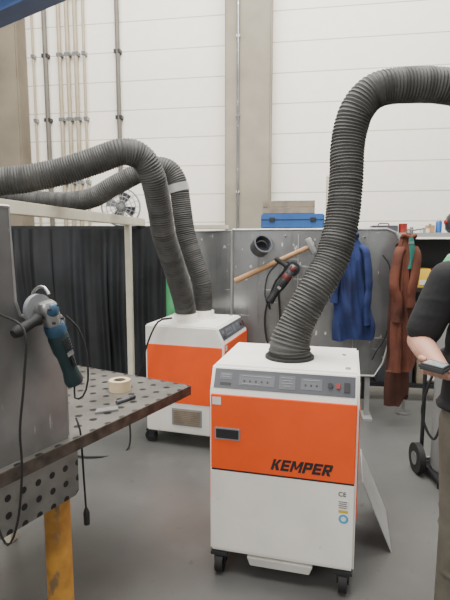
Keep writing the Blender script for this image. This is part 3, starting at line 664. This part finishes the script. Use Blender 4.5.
b.cone((-.145,0,1.40),.078,(.145,0,1.40),.078).ball((0,0,1.33),(.185,.125,.16),24).ball((0,-.005,1.18),(.175,.128,.20),24).ball((0,-.01,1.03),(.178,.135,.14),24)
b.tube([(0,-.005,1.2),(.004,-.008,1.05),(0,-.005,.93)],[.155,.178,.182],28,flat=.78).cone((0,.01,1.44),.075,(0,.012,1.475),.068)
for z,x_ in ((1.28,.03),(1.16,-.05),(1.06,.02),(.99,-.03)): b.ball((x_,-.012,z),(.178,.132,.022),24,rot=Matrix.Rotation(R(12 if x_>0 else -14),4,'Y'))
for s,e in ((sR,eR),(sL,eL)):
    b.cone(s,.068,s.lerp(e,.80),.063); b.ball(s.lerp(e,.55),(.070,.068,.02)); b.ball(s.lerp(e,.3),(.072,.07,.018))
obj('shirt', b, M['shirt'], P, remesh=.007)
b=MB()
b.ball((0,0,.97),(.165,.118,.09),24).cone((-.07,0,.93),.10,(.07,0,.93),.10)
for sx in (-1,1): b.cone((sx*.085,0,.88),.095,(sx*.090,-.012,.50),.074).cone((sx*.090,-.012,.50),.074,(sx*.095,.015,.09),.060)
for z in (.55,.48,.30,.2,.14):
    for sx in (-1,1): b.ball((sx*.092,-.01+.02*random.random(),z),(.078-.03*(.6-z),.080-.03*(.6-z),.018))
obj('trousers', b, M['trouser'], P, remesh=.008)
for sx in (-1,1): obj('shoe', MB().tube([(sx*.10,.085,.045),(sx*.10,.06,.05),(sx*.10,0,.05),(sx*.105,-.08,.042),(sx*.11,-.16,.034),(sx*.11,-.19,.03)],[.03,.044,.048,.047,.040,.022],18,flat=.85), M['dark'], P)
b=MB().ball((0,.028,1.655),(.086,.095,.085),24).ball((0,.05,1.60),(.078,.072,.085),20)
obj('hair', b, M['hair'], P, remesh=.008)
for sx in (-1,1):
    e_=obj('eye', MB().ball((sx*.030,-.0875,1.61),(.013,.010,.009)), M['eye'], P); obj('iris', MB().ball((sx*.030,-.0965,1.61),(.005,.003,.005)), M['dark'], e_)
    obj('eyebrow', MB().tube([(sx*.015,-.103,1.637),(sx*.03,-.104,1.642),(sx*.047,-.094,1.637)],.0035,8), M['hair'], P)
obj('lips', MB().ball((0,-.105,1.54),(.022,.006,.006)), M['lip'], P)
hn=hr.normalized(); upn=(nR-hn*nR.dot(hn)).normalized()
lx=hn; ly=upn.cross(lx)
hc=P.location+wR+hn*.125+upn*.027
t=thing('handheld_device','black handheld device with pale screen in the person\'s hand','phone',hc)
tl=Matrix((( *lx,),( *ly,),( *upn,))).transposed().to_4x4()
obj('case', MB().box((0,0,0),(.135,.074,.018),mtx=tl), M['dark'], t, bevel=.005)
obj('screen', MB().box((.006,0,.0098),(.090,.056,.002),mtx=tl), M['screen'], t)
obj('button', MB().box((-.052,0,.0095),(.010,.03,.002),mtx=tl), M['labelgrey'], t)
# ------------------------------------------------------------------ light, world, camera
w = bpy.data.worlds.new('World'); bpy.context.scene.world = w; w.use_nodes = True
w.node_tree.nodes['Background'].inputs[0].default_value = (1,.97,.915,1); w.node_tree.nodes['Background'].inputs[1].default_value = .60
def area(loc,rot,size,en,col=(1,1,1)):
    l=bpy.data.lights.new('l','AREA'); l.shape='RECTANGLE'; l.size,l.size_y=size; l.energy=en; l.color=col
    o=bpy.data.objects.new('daylight_and_fill',l); C.objects.link(o); o.location=loc; o.rotation_euler=rot
area((0,2.3,6.3),(0,0,0),(4.5,4),700,(1,.98,.94))
area((-3.2,-2.2,3.8),(R(60),0,R(-45)),(3.5,2.5),220,(1,.98,.95))
area((0,4.2,7.2),(R(38),0,0),(9,1.5),620,(1,.97,.92))  # added fill lamp aimed at the back wall to brighten it
cam = bpy.data.cameras.new('camera'); co = bpy.data.objects.new('camera', cam); C.objects.link(co)
co.location = (0,0,CAMZ); co.rotation_euler = (R(90)-PITCH,0,0)
cam.sensor_fit='VERTICAL'; cam.sensor_height=24; cam.lens = FPX/600*24; cam.clip_start=.05
bpy.context.scene.camera = co
